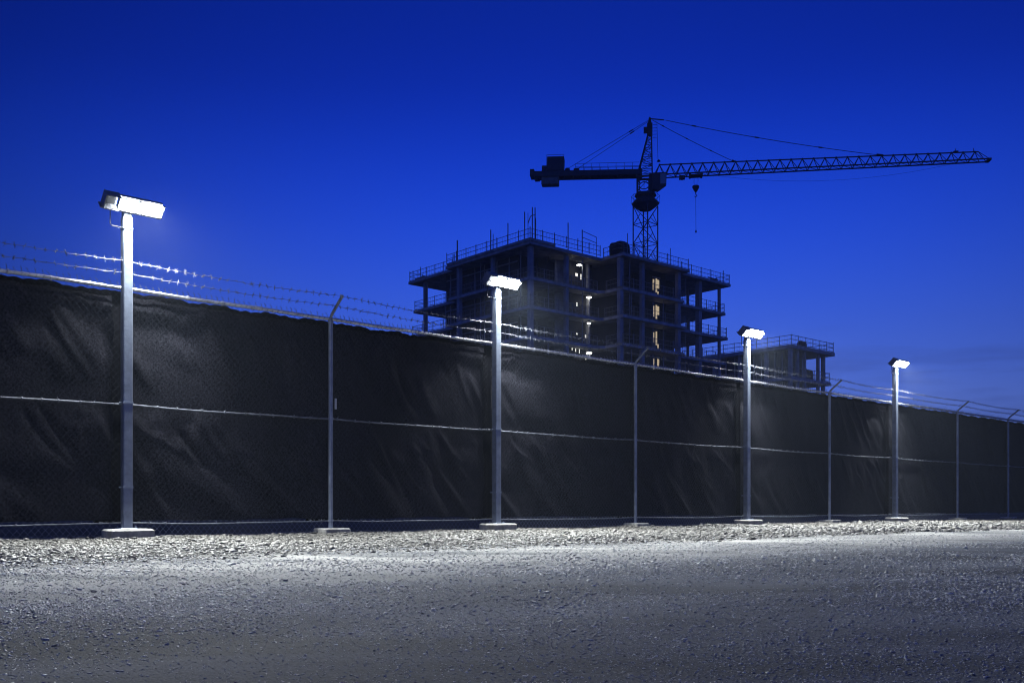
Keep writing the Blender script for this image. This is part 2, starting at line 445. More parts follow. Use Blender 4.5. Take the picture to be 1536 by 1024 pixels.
# shade cloth, upper and lower run in one sheet per bay, with hanging folds
def smooth(x, a, b):
    t = np.clip((x-a)/(b-a), 0, 1); return t*t*(3-2*t)
def folds(g, x, zr, w, h, slant, amp, count):
    """x across 0..w, zr distance below the upper edge 0..h"""
    d = 0*x
    for _ in range(count):
        xc = g.uniform(-.35*w, w*.98); k = g.uniform(.55, 1.15)*slant; p = g.uniform(1.05, 1.6)
        ww = g.uniform(.045, .13); A = g.uniform(.35, 1)*amp*g.choice([1, 1, 1, -.7])
        st = g.uniform(-.1, .35)*h; ln = g.uniform(.4, 1.1)*h
        c = xc+k*np.power(np.maximum(zr-st, 0)+1e-4, p)
        wd = ww*(.7+1.3*np.clip(zr/h, 0, 1))
        env = smooth(zr, st, st+.22*h)*(1-smooth(zr, st+ln*.55, st+ln*1.05))
        u = (x-c)/wd
        d = d+A*env*np.exp(-np.abs(u)**1.7)
    return d
for k in range(len(ALL)-1):
    a, b = ALL[k], ALL[k+1]
    la = .0; lb = .0
    a += la; b -= lb
    g = np.random.default_rng(100+k)
    w = b-a; far = a > 24
    nxx = int(w/(.05 if far else .022)); nzz = int(3/(.05 if far else .028))
    ztop0, zbot0 = H-.060, .235
    xx = np.linspace(0, w, nxx+1); ss = np.linspace(0, 1, nzz+1)
    XX, SS = np.meshgrid(xx, ss)
    # scalloped upper edge where the cloth is tied, sagging between the ties
    tie = .30+.1*g.random()
    scal = .020*np.abs(np.sin(math.pi*XX/tie+g.random()*3))**.8+.006*np.sin(XX*7+k)+.008*np.sin(XX*2.1+k*2)
    ztop = ztop0-scal
    zb = zbot0+.010*np.sin(XX*2.3+k)+.006*np.sin(XX*11)
    ZZ = ztop+(zb-ztop)*SS
    up = ZZ > 1.72
    zru = ztop-ZZ; zrl = np.maximum(1.70-ZZ, 0)
    D = 0*XX
    D += folds(g, XX, zru, w, 1.4, .62, .050, 20)*smooth(ZZ, 1.74, 2.05)
    D += folds(g, XX, zru, w, .5, .15, .022, 16)*smooth(ZZ, 2.5, 2.8)
    D += folds(g, XX, zrl, w, 1.45, .80, .085, 22)*(ZZ < 1.70)
    D += folds(g, XX, zrl, w, .8, .25, .028, 14)*(ZZ < 1.70)
    D += .006*wob(XX+k*7-ZZ*.0, (ZZ+XX*.8)*.8, 50+k, 2.0, 3)
    D += .0022*wob(XX*1.0+k, ZZ, 150+k, 26, 2)
    pinch = 1-.85*np.exp(-((ZZ-1.71)/.05)**2)                       # held flat at the middle rail
    pinch *= smooth(XX, 0, .05)*.8+.2
    pinch *= smooth(w-XX, 0, .05)*.8+.2
    YY = .105-.062*np.tanh(D*pinch/.062)
    V = np.stack([a+XX.ravel(), YY.ravel(), ZZ.ravel()], 1)
    n1 = nxx+1
    i = (np.arange(nzz)[:, None]*n1+np.arange(nxx)[None]).ravel()
    F = np.stack([i, i+n1, i+n1+1, i+1], 1)
    o = np_mesh('shade_cloth', V, F, M['cloth'], fence, smooth=True)
    # the black bound hem above it, knotted to the rail
    e = SS[0]*0
    zt = ztop[0]; nn = len(xx)
    top = np.minimum(zt+.030+.012*np.sin(XX[0]*9+k)+.014*np.abs(np.sin(XX[0]*21)), H-.018)
    V = np.concatenate([np.stack([a+xx, e+.070, zt-.022], 1), np.stack([a+xx, e+.06, (zt+top)/2], 1), np.stack([a+xx, e+.065, top], 1)])
    i = (np.arange(2)[:, None]*nn+np.arange(nn-1)[None]).ravel()
    F = np.stack([i, i+1, i+nn+1, i+nn], 1)
    np_mesh('hem', V, F, M['hem'], o, smooth=True)
    zc = np.linspace(.2, H-.03, 30); V = np.concatenate([np.stack([0*zc+b-.30, 0*zc+.175, zc], 1), np.stack([0*zc+b+.30, 0*zc+.175, zc], 1)])
    i = np.arange(29); F = np.stack([i, i+30, i+31, i+1], 1)
    np_mesh('lap_strip', V, F, M['hem'], o)
    if ALL[k+1] in LAMPS:  # black strip painting the shadowed gap left of the lamp pole
        zc = np.linspace(.2, H-.04, 40)
        V = np.concatenate([np.stack([0*zc+b-.11+.018*np.sin(zc*5+k)+.01*np.sin(zc*17), 0*zc+.037, zc], 1), np.stack([0*zc+b+.05, 0*zc+.037, zc], 1)])
        i = np.arange(39); F = np.stack([i, i+40, i+41, i+1], 1)
        np_mesh('gap_shade_strip', V, F, M['hem'], o)

# barbed wire: held out on the arms, brought back to the lamp poles
def strand(name, narm, zarm, nlamp, zlamp, ph, sag):
    key = [(t, narm, zarm) for t in POSTS]+[(t, nlamp, zlamp) for t in LAMPS]
    key.sort()
    m = MB(); run = []
    for k in range(len(key)-1):
        A, B = key[k], key[k+1]; n = 40
        for i in range(n+(k == len(key)-2)):
            s = i/n; sg = sag*random.uniform(.97, 1.03)*4*s*(1-s)
            run.append(Vector((A[0]+(B[0]-A[0])*s, -(A[1]+(B[1]-A[1])*s), A[2]+(B[2]-A[2])*s-sg+.004*math.sin(i*1.3+k))))
    # two wires twisted round one another
    for sgn in (1, -1):
        pts = [p+Vector((0, math.cos(i*1.9)*.0026*sgn, math.sin(i*1.9)*.0026*sgn)) for i, p in enumerate(run)]
        m.path(pts, .0019, 5)
    x = run[0].x+.1; i = 0
    while x < run[-1].x-.1:
        while run[i+1].x < x: i += 1
        s = (x-run[i].x)/(run[i+1].x-run[i].x); p = run[i].lerp(run[i+1], s)
        m.path([p-Vector((.012, 0, 0)), p+Vector((.012, 0, 0))], .0048, 6)
        for _ in range(3):
            dv = Vector((random.uniform(-.5, .5), random.uniform(-1, 1), random.uniform(-1, 1))).normalized()*.040
            m.bar(p-dv, p+dv, .0028, 4)
        x += random.uniform(.105, .125)
    m.build(name, M['barb'], fence)
strand('barbed_wire', .332, H+.285, .17, H+.31, 0, .035)
strand('barbed_wire', .178, H+.165, .16, H+.16, 1, .030)

# ------------------------------------------------------------------ floodlight poles
def lamp(t, label, glint, yaw, first):
    root = empty('floodlight_pole', site(t, .17), ANG+yaw)
    tag(root, label, 'floodlight', 'floodlight poles standing in front of the fence')
    m = MB(); w = .058
    m.bbox(-w, w, -w, w, .05, 4.06, .009)
    pole = m.build('pole', M['galv'], root)
    c = MB(); c.bbox(-w-.003, w+.003, -w-.003, w+.003, 3.90, 3.925, .004); c.build('collar', M['galv'], pole)
    f = MB()
    f.bbox(-.26, .27, -.24, .17, -.05, .135, .022); f.build('footing', M['footing'], root)
    pl = MB(); pl.bbox(-.11, .11, -.11, .11, .1355, .148, .006)
    for sx in (-.085, .085):
        for sy in (-.085, .085): pl.bar((sx, sy, .145), (sx, sy, .17), .009, 6)
    pl.build('base_plate', M['galv'], root)
    for z in (.66, 1.72):
        st = MB()
        st.box(-w-.006, w+.006, -w-.004, .10, z-.012, z+.012)
        st.bar((-w-.03, .02, z), (-w-.004, .02, z), .009, 6)
        st.build('strap', M['galv'], root)
    k = MB(); k.path([(-w-.01, .0, 3.92), (-w-.13, .0, 3.925), (-w-.145, 0, 3.945), (-w-.145, 0, 4.12)], .006, 6)
    k.build('conduit', M['cable'], root)
    # head: tilts 45 degrees down towards the lot
    tilt = R(-43)
    mt = Matrix.Translation((-.03, -.10, 4.20)) @ Matrix.Rotation(tilt, 4, 'X') @ Matrix.Diagonal((1, .78, 1, 1))
    # local head frame: x along head, y up the slope; -z... panel faces local -z
    h = MB()
    h.bbox(-.10, .43, -.125, .125, .0, .045, .012, mt)              # panel tray
    for i in range(14):                                            # cooling fins on the back
        xx = -.07+i*.036
        h.box(xx, xx+.008, -.10, .10, .043, .075, mt)
    head = h.build('lamp_head', M['housing'], root)
    g = MB()                                                       # open driver box on the left with a visor
    g.box(-.285, -.275, -.125, .115, -.06, .075, mt)
    g.box(-.275, -.103, .10, .115, -.075, .078, mt)
    g.box(-.275, -.103, -.125, -.112, -.05, .06, mt)
    g.box(-.275, -.103, -.112, .10, .055, .066, mt)
    g.bbox(-.255, -.13, -.075, .06, -.005, .054, .01, mt)
    g.box(-.31, .44, .116, .135, -.035, .082, mt)                   # top visor strip
    g.build('driver_box', M['housing'], root)
    b = MB(); b.bbox(-.05, .05, -.05, .05, 4.055, 4.16, .01); b.bar((0, 0, 4.14), (0, -.08, 4.2), .035, 8)
    b.build('bracket', M['galv'], root)
    for i in range(2):
        xa = -.095+i*.300
        p = MB(); p.bbox(xa, xa+.226, -.098, .098, -.012, -.0005, .003, mt); p.build('led_panel', M['lens'], head)
        fr = MB()
        fr.path([mt @ Vector(q) for q in ((xa-.013, -.106, -.030), (xa+.239, -.106, -.030), (xa+.239, .112, -.030), (xa-.013, .112, -.030), (xa-.013, -.095, -.030))], .012, 6)
        fr.build('panel_frame', M['crane'], head)
    if glint:
        s = MB(); ps = mt @ Vector((-.165, -.01, -.02)); nv = (mt.to_3x3() @ Vector((0, 0, -1))).normalized()
        s.bar(ps, ps+nv*.03, .032, 14); s.build('glint_disc', M['glint'], root)  # glowing disc painting in a bright lens reflection
    # the light given off by the two panels
    for cx in (.018, .318):
        ld = bpy.data.lights.new('flood_light', 'AREA'); ld.shape = 'RECTANGLE'; ld.size = .205; ld.size_y = .16
        ld.energy = POWER*first/2; ld.color = (.93, .98, .97); ld.spread = R(114)
        lo = bpy.data.objects.new('flood_light', ld); COL.objects.link(lo); lo.parent = root
        lo.matrix_local = mt @ Matrix.Translation((cx, 0, -.031)) @ Matrix.Rotation(R(9), 4, 'X')
    return root
POWER = 610
lamp(LAMPS[0], 'nearest and tallest looking floodlight pole, leftmost of the four, with two lit panels', False, 0, 1)
lamp(LAMPS[1], 'second floodlight pole from the left, lit head in front of the unfinished building', True, R(1), 1)
lamp(LAMPS[2], 'third floodlight pole from the left, lit head just left of the smaller far building', True, 0, 1)
lamp(LAMPS[3], 'farthest floodlight pole, smallest and rightmost of the four, against open sky', True, R(-1), 1)

# ------------------------------------------------------------------ buildings
def guardrail(m, pts, z, h=1.15, step=1.9, closed=False, rails=(.12, .6, 1.1), r=.03):
    P = [Vector((x, y, z)) for x, y in pts]
    for a, b in zip(P[:-1], P[1:]):
        d = (b-a).length; n = max(1, round(d/step))
        for i in range(n+1):
            q = a.lerp(b, i/n); hh = h+random.choice([0, 0, .05, .12])
            m.bar(q, q+Vector((0, 0, hh)), .042, 4, cap=False)
        for rr in rails:
            m.bar(a+Vector((0, 0, rr)), b+Vector((0, 0, rr)), r, 4, cap=False)
        # thin mesh infill
        n2 = int(d/.42)
        for i in range(n2):
            q = a.lerp(b, (i+.5)/n2); m.bar(q+Vector((0, 0, rails[0])), q+Vector((0, 0, rails[-1])), .011, 3, cap=False)

A0 = Vector((1.89, 100, 0))
bld = empty('unfinished_building', A0, ANG)
tag(bld, 'large unfinished concrete building with open floors, rooftop railings and a few lit rooms', 'building')
def outline(g=0., wing=True):
    return [(g, g), (10.6, g), (10.85+g, -.15), (10.85+g, -3.3+g), (22.5-g, -3.3+g), (22.5-g, -2.1+g), (32.2-g, -2.1+g), (32.2-g, 8), (22.5, 8), (22.5, 17.5), (9, 17.5), (9, 23.6-g), (1.1+g, 23.6-g), (1.1+g, 14.6), (g, 14.6)]
LEV = [28.35, 24.75, 21.65, 18.55, 15.45, 12.35, 9.25, 6.15, 3.05]
for k, z in enumerate(LEV):
    g = 0 if k == 0 else (.45 if k % 2 else .25)
    m = MB(); m.prism(list(reversed(outline(g)))[::-1], z-.32, z)
    sl = m.build('floor_slab', M['edge'], bld)
    if k == 0:
        m = MB()                                                    # upstand of the raised corner block
        m.box(-.12, 3.6, -.12, 14.2, z+.003, z+.22); m.build('upstand', M['edge'], bld)
    if k < 6:
        gr = MB(); e = g+.12
        zz = z+(.22 if k == 0 else 0)
        line = [(1.1+e, 23.6-e), (1.1+e, 14.8)]
        guardrail(gr, line, z)
        guardrail(gr, [(e, 14.5), (e, e), (10.8, e)], zz, h=1.25 if k == 0 else 1.1)
        guardrail(gr, [(10.97+e, -.1), (10.85+e, -3.3+e), (22.5-e, -3.3+e)], z)
        guardrail(gr, [(22.6, -2.1+e), (32.2-e, -2.1+e), (32.2-e, 7.9)], z)
        guardrail(gr, [(1.1+e, 23.6-e), (9, 23.6-e)], z)
        gr.build('guardrail', M['scaf'], bld)
# columns, one part per line
for (x, y, w) in [(.75, .75, .5), (.75, 6.9, .42), (.75, 12.9, .5), (1.9, 21.1, .42), (6.1, .8, .45), (11.35, -2.4, .55), (14.9, -2.5, .45),
                  (21.4, -2.4, .5), (26.9, -1.2, .62), (29.6, 2.6, .3), (30.9, -1.3, .32), (31.4, 6.6, .3), (8, 22.6, .4), (7.6, 19, .4), (22, 7.4, .5)]:
    m = MB()
    for k in range(len(LEV)):
        z1 = LEV[k]-.325; z0 = (LEV[k+1] if k+1 < len(LEV) else 0)+.004
        m.bbox(x-w/2, x+w/2, y-w/2, y+w/2, z0, z1, .03)
    m.build('column', M['concrete'], bld)
# walls recessed behind the slab edges, floor by floor
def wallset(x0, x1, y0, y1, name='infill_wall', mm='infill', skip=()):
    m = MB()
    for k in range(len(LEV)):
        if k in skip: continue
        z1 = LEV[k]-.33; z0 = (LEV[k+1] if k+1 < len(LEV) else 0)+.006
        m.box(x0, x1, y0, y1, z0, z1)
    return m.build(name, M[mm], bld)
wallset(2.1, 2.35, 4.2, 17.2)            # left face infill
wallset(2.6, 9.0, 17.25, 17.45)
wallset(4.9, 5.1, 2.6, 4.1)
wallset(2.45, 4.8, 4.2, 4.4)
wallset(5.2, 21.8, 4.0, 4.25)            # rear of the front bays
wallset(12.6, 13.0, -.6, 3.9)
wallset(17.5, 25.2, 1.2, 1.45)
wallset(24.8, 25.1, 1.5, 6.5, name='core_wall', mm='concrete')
# door and window openings left lighter: block joints and lintels on the left face
m = MB()
for k in range(6):
    z = LEV[k]-.33
    for y in (5.6, 7.7, 9.9, 11.6, 14.3, 16.2):
        m.box(2.02, 2.096, y, y+.12, LEV[k+1]+.01, z-.02)
    m.box(2.0, 2.09, 4.3, 17.1, z-.72, z-.60)
m.build('wall_stud', M['concrete'], bld)
m = MB()
for k in range(5):
    for x, y in ((1.0, 2.6), (1.0, 9.4), (1.4, 16.4), (3.4, .8), (8.6, .8), (9.9, .9), (12.9, -2.4), (17.0, -2.3), (19.2, -2.0), (24.5, -1.0), (6.9, 3.0), (13.4, -2.2)):
        if (x*7+k*3) % 5 < 3.6:
            m.bar((x, y, LEV[k+1]), (x+.04, y, LEV[k]-.3), .045, 5)
m.build('shoring_prop', M['concrete'], bld)
# stair core seen from the notch
m = MB()
for k in range(7):
    z1 = LEV[k]-.34; z0 = LEV[k+1]+.006
    m.box(8.2, 8.45, 2.2, 3.9, z0, z1); m.box(10.4, 10.6, 1.6, 3.9, z0, z1)
    m.box(6.5, 8.15, 2.9, 3.1, z0, z1)
    # stair flight
    for i in range(8):
        m.box(8.5+i*.23, 8.73+i*.23, 3.0, 3.8, z0+.05+i*.3, z0+.2+i*.3)
m.build('stair_core', M['edge'], bld)
for x, z, w_, h_ in [(8.9, 26.5, .5, .5), (9.6, 26.4, .18, .8), (8.95, 23.2, .22, .55), (8.95, 19.9, .28, .28), (10.4, 19.75, .5, .5), (8.2, 18.3, .14, .9), (8.75, 18.2, .16, 1.0), (9.1, 18.5, .42, .6), (9.35, 18.0, .12, .7), (10.5, 17.3, .4, .5)]:  # glowing patches painting lamp light on the stair wall and floors
    m = MB(); m.box(x-w_*.36, x+w_*.36, 1.955, 1.99, z-h_*.36, z+h_*.4); w = m.build('lit_patch', M['cool'], bld); w['label'] = 'small bright white patch of painted lamplight on the stair core'
# warm lit rooms
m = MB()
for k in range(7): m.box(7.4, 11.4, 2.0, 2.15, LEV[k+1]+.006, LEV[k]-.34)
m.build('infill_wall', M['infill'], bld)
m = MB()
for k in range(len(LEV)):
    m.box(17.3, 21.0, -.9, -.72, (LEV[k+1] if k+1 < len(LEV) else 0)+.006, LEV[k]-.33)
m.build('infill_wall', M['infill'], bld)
for k in range(4):
    m = MB(); z = LEV[k+1]
    x = 18.62
    for j, (a, b, za, zb) in enumerate([(0, .22, 1.05, 2.3), (.52, .75, .85, 2.45), (.80, 1.12, 1.35, 2.35), (.84, 1.05, .5, 1.0)]):
        if (k+j) % 5 == 4: continue
        m.box(x+a, x+b, -.955, -.91, z+za, z+zb)
    w = m.build('lit_patch', M['warm'], bld); w['label'] = 'narrow warm lit opening in the rear wall'
    fr = MB()
    fr.box(x-.12, x+1.3, -.99, -.905, z+2.52, z+2.63); fr.box(x+.30, x+.42, -.99, -.905, z+.1, z+2.51)
    fr.build('frame', M['concrete'], w)
# rooftop starter bars and tubes
def roofbar(x, y, h, r=.055):
    m = MB(); m.bar((x, y, LEV[0]-.05), (x, y, LEV[0]+h*.85), r*.85, 5); m.build('starter_bar', M['scaf'], bld)
for x, y, h, r in [(.5, 13.0, 3.3, .1), (.6, 13.9, 1.7, .05), (.5, 7.0, 3.2, .08), (.6, 6.7, 2.6, .05), (.5, 4.1, 3.3, .07), (.5, 1.4, 4.0, .07), (.8, 1.2, 3.9, .04), (.6, .3, 4.3, .07), (.9, .2, 4.3, .07), (1.15, .4, 3.1, .08),
                   (5.9, .3, 3.6, .07), (8.1, .3, 3.2, .07), (12.0, -2.9, 2.8, .05), (14.9, -2.9, 2.8, .05), (17, -2.9, 2.6, .05), (19.4, -2.9, 2.4, .05), (31.2, -1.7, 1.9, .06), (1.3, 21.3, 1.7, .06), (1.3, 22.9, 1.5, .06), (1.2, 14.4, 1.9, .05)]:
    roofbar(x, y, h, r)
m = MB(); m.path([(.8, 1.2, LEV[0]+2.2), (.9, .9, LEV[0]+2.9), (1.3, .5, LEV[0]+3.1)], .05, 5)
m.build('bent_tube', M['scaf'], bld); m = MB(); m.bar((8.1, .3, LEV[0]+2.6), (10.6, .5, LEV[0]+1.9+.5), .035, 4); m.bar((8.1, .3, LEV[0]+1.9), (10.6, .5, LEV[0]+1.75), .035, 4)
m.bar((10.6, .5, LEV[0]), (10.6, .5, LEV[0]+2.4), .03, 4)
m.build('tube_frame', M['scaf'], bld)

def world_of(root, p): return root.location+Matrix.Rotation(ANG, 3, 'Z') @ Vector(p)
def lump(name, p, sx, sy, sz, mm, label, cat, seed, root=bld, square=.5):
    """draped load: rounded superellipsoid with folds"""
    o = empty(name, world_of(root, p), ANG)
    n, k = 20, 9; vs = []; g = random.Random(seed)
    ph = [g.uniform(0, 6.28) for _ in range(4)]
    for j in range(k+1):
        f = j/k; ra = (1-f**9)**.5*.98+.02 if j < k else .02; z = sz*f
        for i in range(n):
            a = 2*math.pi*i/n; c, s = math.cos(a), math.sin(a)
            q = (abs(c)**(2/square/2)+abs(s)**(2/square/2))**(-square) if False else 1/max(abs(c), abs(s), .84)
            rr = ra*q*(1+.06*math.sin(5*a+ph[0])*(1-f)+.05*math.sin(3*a+ph[1]+2*f))
            vs.append((c*rr*sx*.5, s*rr*sy*.5, z*(1+.05*math.sin(2*a+ph[2]))))
    fs = [tuple(reversed(range(n))), tuple(range(k*n, k*n+n))]
    for j in range(k):
        for i in range(n): fs.append((j*n+i, j*n+(i+1) % n, (j+1)*n+(i+1) % n, (j+1)*n+i))
    m = MB(); m.add(vs, fs); m.build('tarpaulin', M[mm], o, smooth=True)
    r = MB()
    for zz in (.35, .62):
        pts = [(math.cos(a)*sx*.5*1.02/max(abs(math.cos(a)), abs(math.sin(a)), .72), math.sin(a)*sy*.5*1.02/max(abs(math.cos(a)), abs(math.sin(a)), .72), sz*zz) for a in [2*math.pi*i/16 for i in range(17)]]
        r.path(pts, .02, 4)
    r.build('rope', M['scaf'], o)
    tag(o, label, cat)
    return o
lump('covered_stack', (11.9, -1.9, LEV[0]+.004), 2.3, 1.5, 1.65, 'dark', 'big dark covered stack on the roof corner, left of the crane mast', 'covered stack', 1)
lump('covered_stack', (20.6, -1.7, LEV[5]+.01), 1.7, 1.2, 1.2, 'tarp', 'smaller upper bundle under blue sheeting on a low floor of the large building', 'covered stack', 2)
lump('covered_stack', (22.4+1.6, -1.0, LEV[5]+.01), 3.0, 1.4, .9, 'tarp', 'wide low heap under blue sheeting just above the barbed wire', 'covered stack', 3)

def pipe_bundle(p, n, ln, label, seed, ang=0):
    g = random.Random(seed); o = empty('pipe_bundle', world_of(bld, p), ANG+ang)
    m = MB()
    for i in range(n):
        x = g.uniform(-.5, .5); m.bar((-ln/2+g.uniform(-.3, .3), x, .16+.12*(i % 3)), (ln/2+g.uniform(-.3, .3), x, .16+.12*(i % 3)), .06, 5)
    m.build('pipe', M['scaf'], o)
    b = MB(); b.box(-ln*.3, -ln*.3+.1, -.6, .6, 0, .1); b.box(ln*.3, ln*.3+.1, -.6, .6, 0, .1); b.build('bearer', M['concrete'], o)
    tag(o, label, 'pipes'); return o
pipe_bundle((1.1, 14.0-.6, LEV[0]+.225), 9, 1.6, 'scaffold tubes lying at the left step of the big roof', 5, R(90))
pipe_bundle((2.0, 22.2, LEV[0]+.004), 9, 1.8, 'scaffold tubes lying at the far left tip of the big roof', 6, R(90))
pipe_bundle((29.6, -1.2, LEV[0]+.004), 8, 1.8, 'scaffold tubes lying near the far right tip of the big roof', 8)

# work lamps under the slabs inside the front bay
def worklight(p, k, label, e, r=.32):
    o = empty('work_light', world_of(bld, p), ANG); tag(o, label, 'lamp', 'work lights on the open floors')
    m = MB(); m.lathe([(r*.35, .14), (r*.8, .07), (r, .0)], 14); m.build('housing', M['housing'], o)
    m = MB(); m.lathe([(r*.92, -.004), (r*.9, -.07), (r*.55, -.11)], 14); m.build('lens', M['worklamp'], o)
    c = MB(); c.bar((0, 0, .13), (0, 0, .30), .02, 5); c.build('cable', M['cable'], o)
    ld = bpy.data.lights.new('work_light_bulb', 'POINT'); ld.energy = e; ld.color = (1, .96, .86); ld.shadow_soft_size = .12
    lo = bpy.data.objects.new('work_light_bulb', ld); COL.objects.link(lo); lo.parent = o; lo.location = (0, 0, -.3)
    return o
worklight((8.3, .95, LEV[0]-1.0), 0, 'topmost bright work lamp under the roof slab, left of its group', 4, .30)
worklight((9.9, 1.0, LEV[1]-.75), 1, 'work lamp one floor below the topmost one', 2)
worklight((9.9, 1.0, LEV[2]-.55), 2, 'faint work lamp on the third open floor from the top', 1, .22)
worklight((9.9, 1.0, LEV[3]-.8), 3, 'lowest and brightest work lamp, just above the barbed wire', 4, .34)

# ------------------------------------------------------------------ smaller building
D0 = Vector((39.6, 135, 0))
b2 = empty('smaller_unfinished_building', D0, ANG)
tag(b2, 'smaller unfinished concrete building at the right, farther off, with open right hand bays', 'building')
LV2 = [23.45, 19.0, 14.9, 10.8, 6.7, 2.8]
for k, z in enumerate(LV2):
    g = 0 if k == 0 else .35
    m = MB(); m.prism([(g, g), (11.6-g*1.5, g), (11.6-g*1.5, 8), (6, 8), (6, 22), (g, 22)], z-.5, z)
    m.build('floor_slab', M['edge'], b2)
    if k < 4:
        gr = MB(); e = g+.15
        guardrail(gr, [(e, 21.5), (e, e), (11.6-g*1.5-.15, e), (11.6-g*1.5-.15, 7.8)], z, h=1.45, rails=(.15, .75, 1.35), r=.045)
        gr.build('guardrail', M['scaf'], b2)
for x, y, w in [(.6, .6, .5), (2.6, .7, .4), (4.4, .7, .42), (8.4, .9, .4), (10.0, 1.0, .5), (10.6, 6.9, .35), (.7, 4.6, .5), (.7, 9.2, .5), (.7, 13.8, .5), (8.2, 6.8, .3)]:
    m = MB()
    for k in range(len(LV2)):
        z1 = LV2[k]-.505; z0 = (LV2[k+1] if k+1 < len(LV2) else 0)+.004
        m.bbox(x-w/2, x+w/2, y-w/2, y+w/2, z0, z1, .03)
    m.build('column', M['concrete'], b2)
m = MB()
for k in range(len(LV2)):
    z1 = LV2[k]-.51; z0 = (LV2[k+1] if k+1 < len(LV2) else 0)+.006
    m.box(1.5, 1.8, 1.9, 21.5, z0, z1); m.box(1.85, 5.4, 1.9, 2.2, z0, z1); m.box(5.5, 5.8, 1.9, 7.5, z0, z1)
m.build('infill_wall', M['infill'], b2)
m = MB()
for k in range(3):
    for y in (2.4, 3.6, 5.9, 7.2, 8.4, 10.6, 12.2): m.box(1.40, 1.496, y, y+.14, LV2[k+1]+.01, LV2[k]-.52)
m.build('wall_stud', M['concrete'], b2)
lump('covered_stack', (5.2, 1.6, LV2[0]+.004), 1.5, 1.0, 1.25, 'dark', 'dark covered stack on the roof of the smaller far building', 'covered stack', 9, root=b2)
lump('covered_stack', (7.4, 1.9, LV2[1]+.004), 1.3, 1.2, 1.7, 'dark', 'dark covered stack on the upper open floor of the smaller far building', 'covered stack', 12, root=b2)

# ------------------------------------------------------------------ tower crane
CR = Vector((18.9, 135, 0)); CA = math.atan2(-.142, .99)
crane = empty('tower_crane', CR, CA)
tag(crane, 'dark tower crane with long lattice jib reaching right above the unfinished buildings', 'crane')
def lattice_mast(m, z0, z1, Rr, n, rc, rb, rot):
    C = [Vector((Rr*math.cos(rot+i*math.pi/2), Rr*math.sin(rot+i*math.pi/2), 0)) for i in range(4)]
    for c in C: m.bar(c+Vector((0, 0, z0)), c+Vector((0, 0, z1)), rc, 4)
    h = (z1-z0)/n
    for k in range(n):
        za, zb = z0+k*h, z0+(k+1)*h
        for i in range(4):
            a, b = C[i], C[(i+1) % 4]
            m.bar(a+Vector((0, 0, za)), b+Vector((0, 0, za)), rb, 4, cap=False)
            if (k+i) % 2: a, b = b, a
            m.bar(a+Vector((0, 0, za)), b+Vector((0, 0, zb)), rb, 4, cap=False)
            m.bar(b+Vector((0, 0, za)), a.lerp(b, .5)+Vector((0, 0, za+h*.5)), rb*.8, 4, cap=False)
    return C
ZJ = 47.1
m = MB(); lattice_mast(m, 0, 43.0, 1.75, 16, .12, .055, -CA+R(2))
for k in range(90):                                                 # ladder
    z = 1+k*.46; m.bar((-.25, .3, z), (.25, .3, z), .022, 4, cap=False)
m.bar((-.25, .3, .5), (-.25, .3, 42.6), .04, 4); m.bar((.25, .3, .5), (.25, .3, 42.6), .04, 4)
m.build('mast', M['crane'], crane)
m = MB()
m.lathe([(.9, 42.4), (1.9, 43.15), (1.95, 43.4), (1.35, 43.95), (1.25, 44.2), (1.55, 44.35), (1.5, 44.6), (1.15, 44.75)], 10)
for i in range(10):
    a = 2*math.pi*i/10; p = Vector((2.0*math.cos(a), 2.0*math.sin(a), 43.3)); m.bar(p, p+Vector((0, 0, 1.1)), .035, 4)
    q = Vector((2.0*math.cos(a+.628), 2.0*math.sin(a+.628), 44.35)); m.bar(p+Vector((0, 0, 1.05)), q, .03, 4)
m.build('slewing_platform', M['crane'], crane)
m = MB()                                                            # slewing frame with open ring
for sx in (-1.15, .75):
    for sy in (-.7, .7): m.bar((sx, sy, 44.6), (sx, sy, ZJ), .16, 4)
for sy in (-.7, .7):
    m.bar((-1.1, sy, ZJ-.1), (.8, sy, ZJ-.1), .17, 4); m.bar((-1.1, sy, 44.75), (.8, sy, 44.75), .17, 4)
    pts = [(-.2+.75*math.cos(a), sy, 45.9+.75*math.sin(a)) for a in [2*math.pi*i/16 for i in range(17)]]
    m.path(pts, .07, 4)
    for i in range(4):
        a = R(45+90*i); m.bar((-.2+.72*math.cos(a), sy, 45.9+.72*math.sin(a)), (-.2+1.25*math.cos(a), sy, 45.9+1.35*math.sin(a)), .1, 4)
m.bar((-.9, -.7, 45.2), (.5, -.7, 46.6), .05, 4); m.bar((-.2, -.7, 45.2), (-.2, -.7, 46.6), .04, 4)
m.box(.5, 1.3, -.75, .75, 44.7, 46.9)
m.build('slewing_frame', M['crane'], crane)
m = MB()                                                            # cab
P = [(.95, ZJ-.05), (2.9, ZJ-.05), (2.85, 45.4), (1.7, 44.6), (1.0, 44.75)]
vs = [(x, -1.75, z) for x, z in P]+[(x, -.78, z) for x, z in P]; n = 5
m.add(vs, [tuple(range(n)), tuple(reversed(range(n, 2*n)))]+[(i, n+i, n+(i+1) % n, (i+1) % n) for i in range(n)])
cab = m.build('cab', M['crane'], crane)
m = MB(); m.box(2.05, 2.82, -1.79, -1.753, 45.45, ZJ-.2); m.box(2.905, 2.93, -1.6, -.9, 45.5, ZJ-.2); m.build('cab_window', M['glass'], cab)
m = MB(); m.lathe([(.02, 0), (.22, .02), (.2, .06)], 10, (1.5, -1.5, ZJ-.9)); m.build('cab_lamp', M['scaf'], cab)
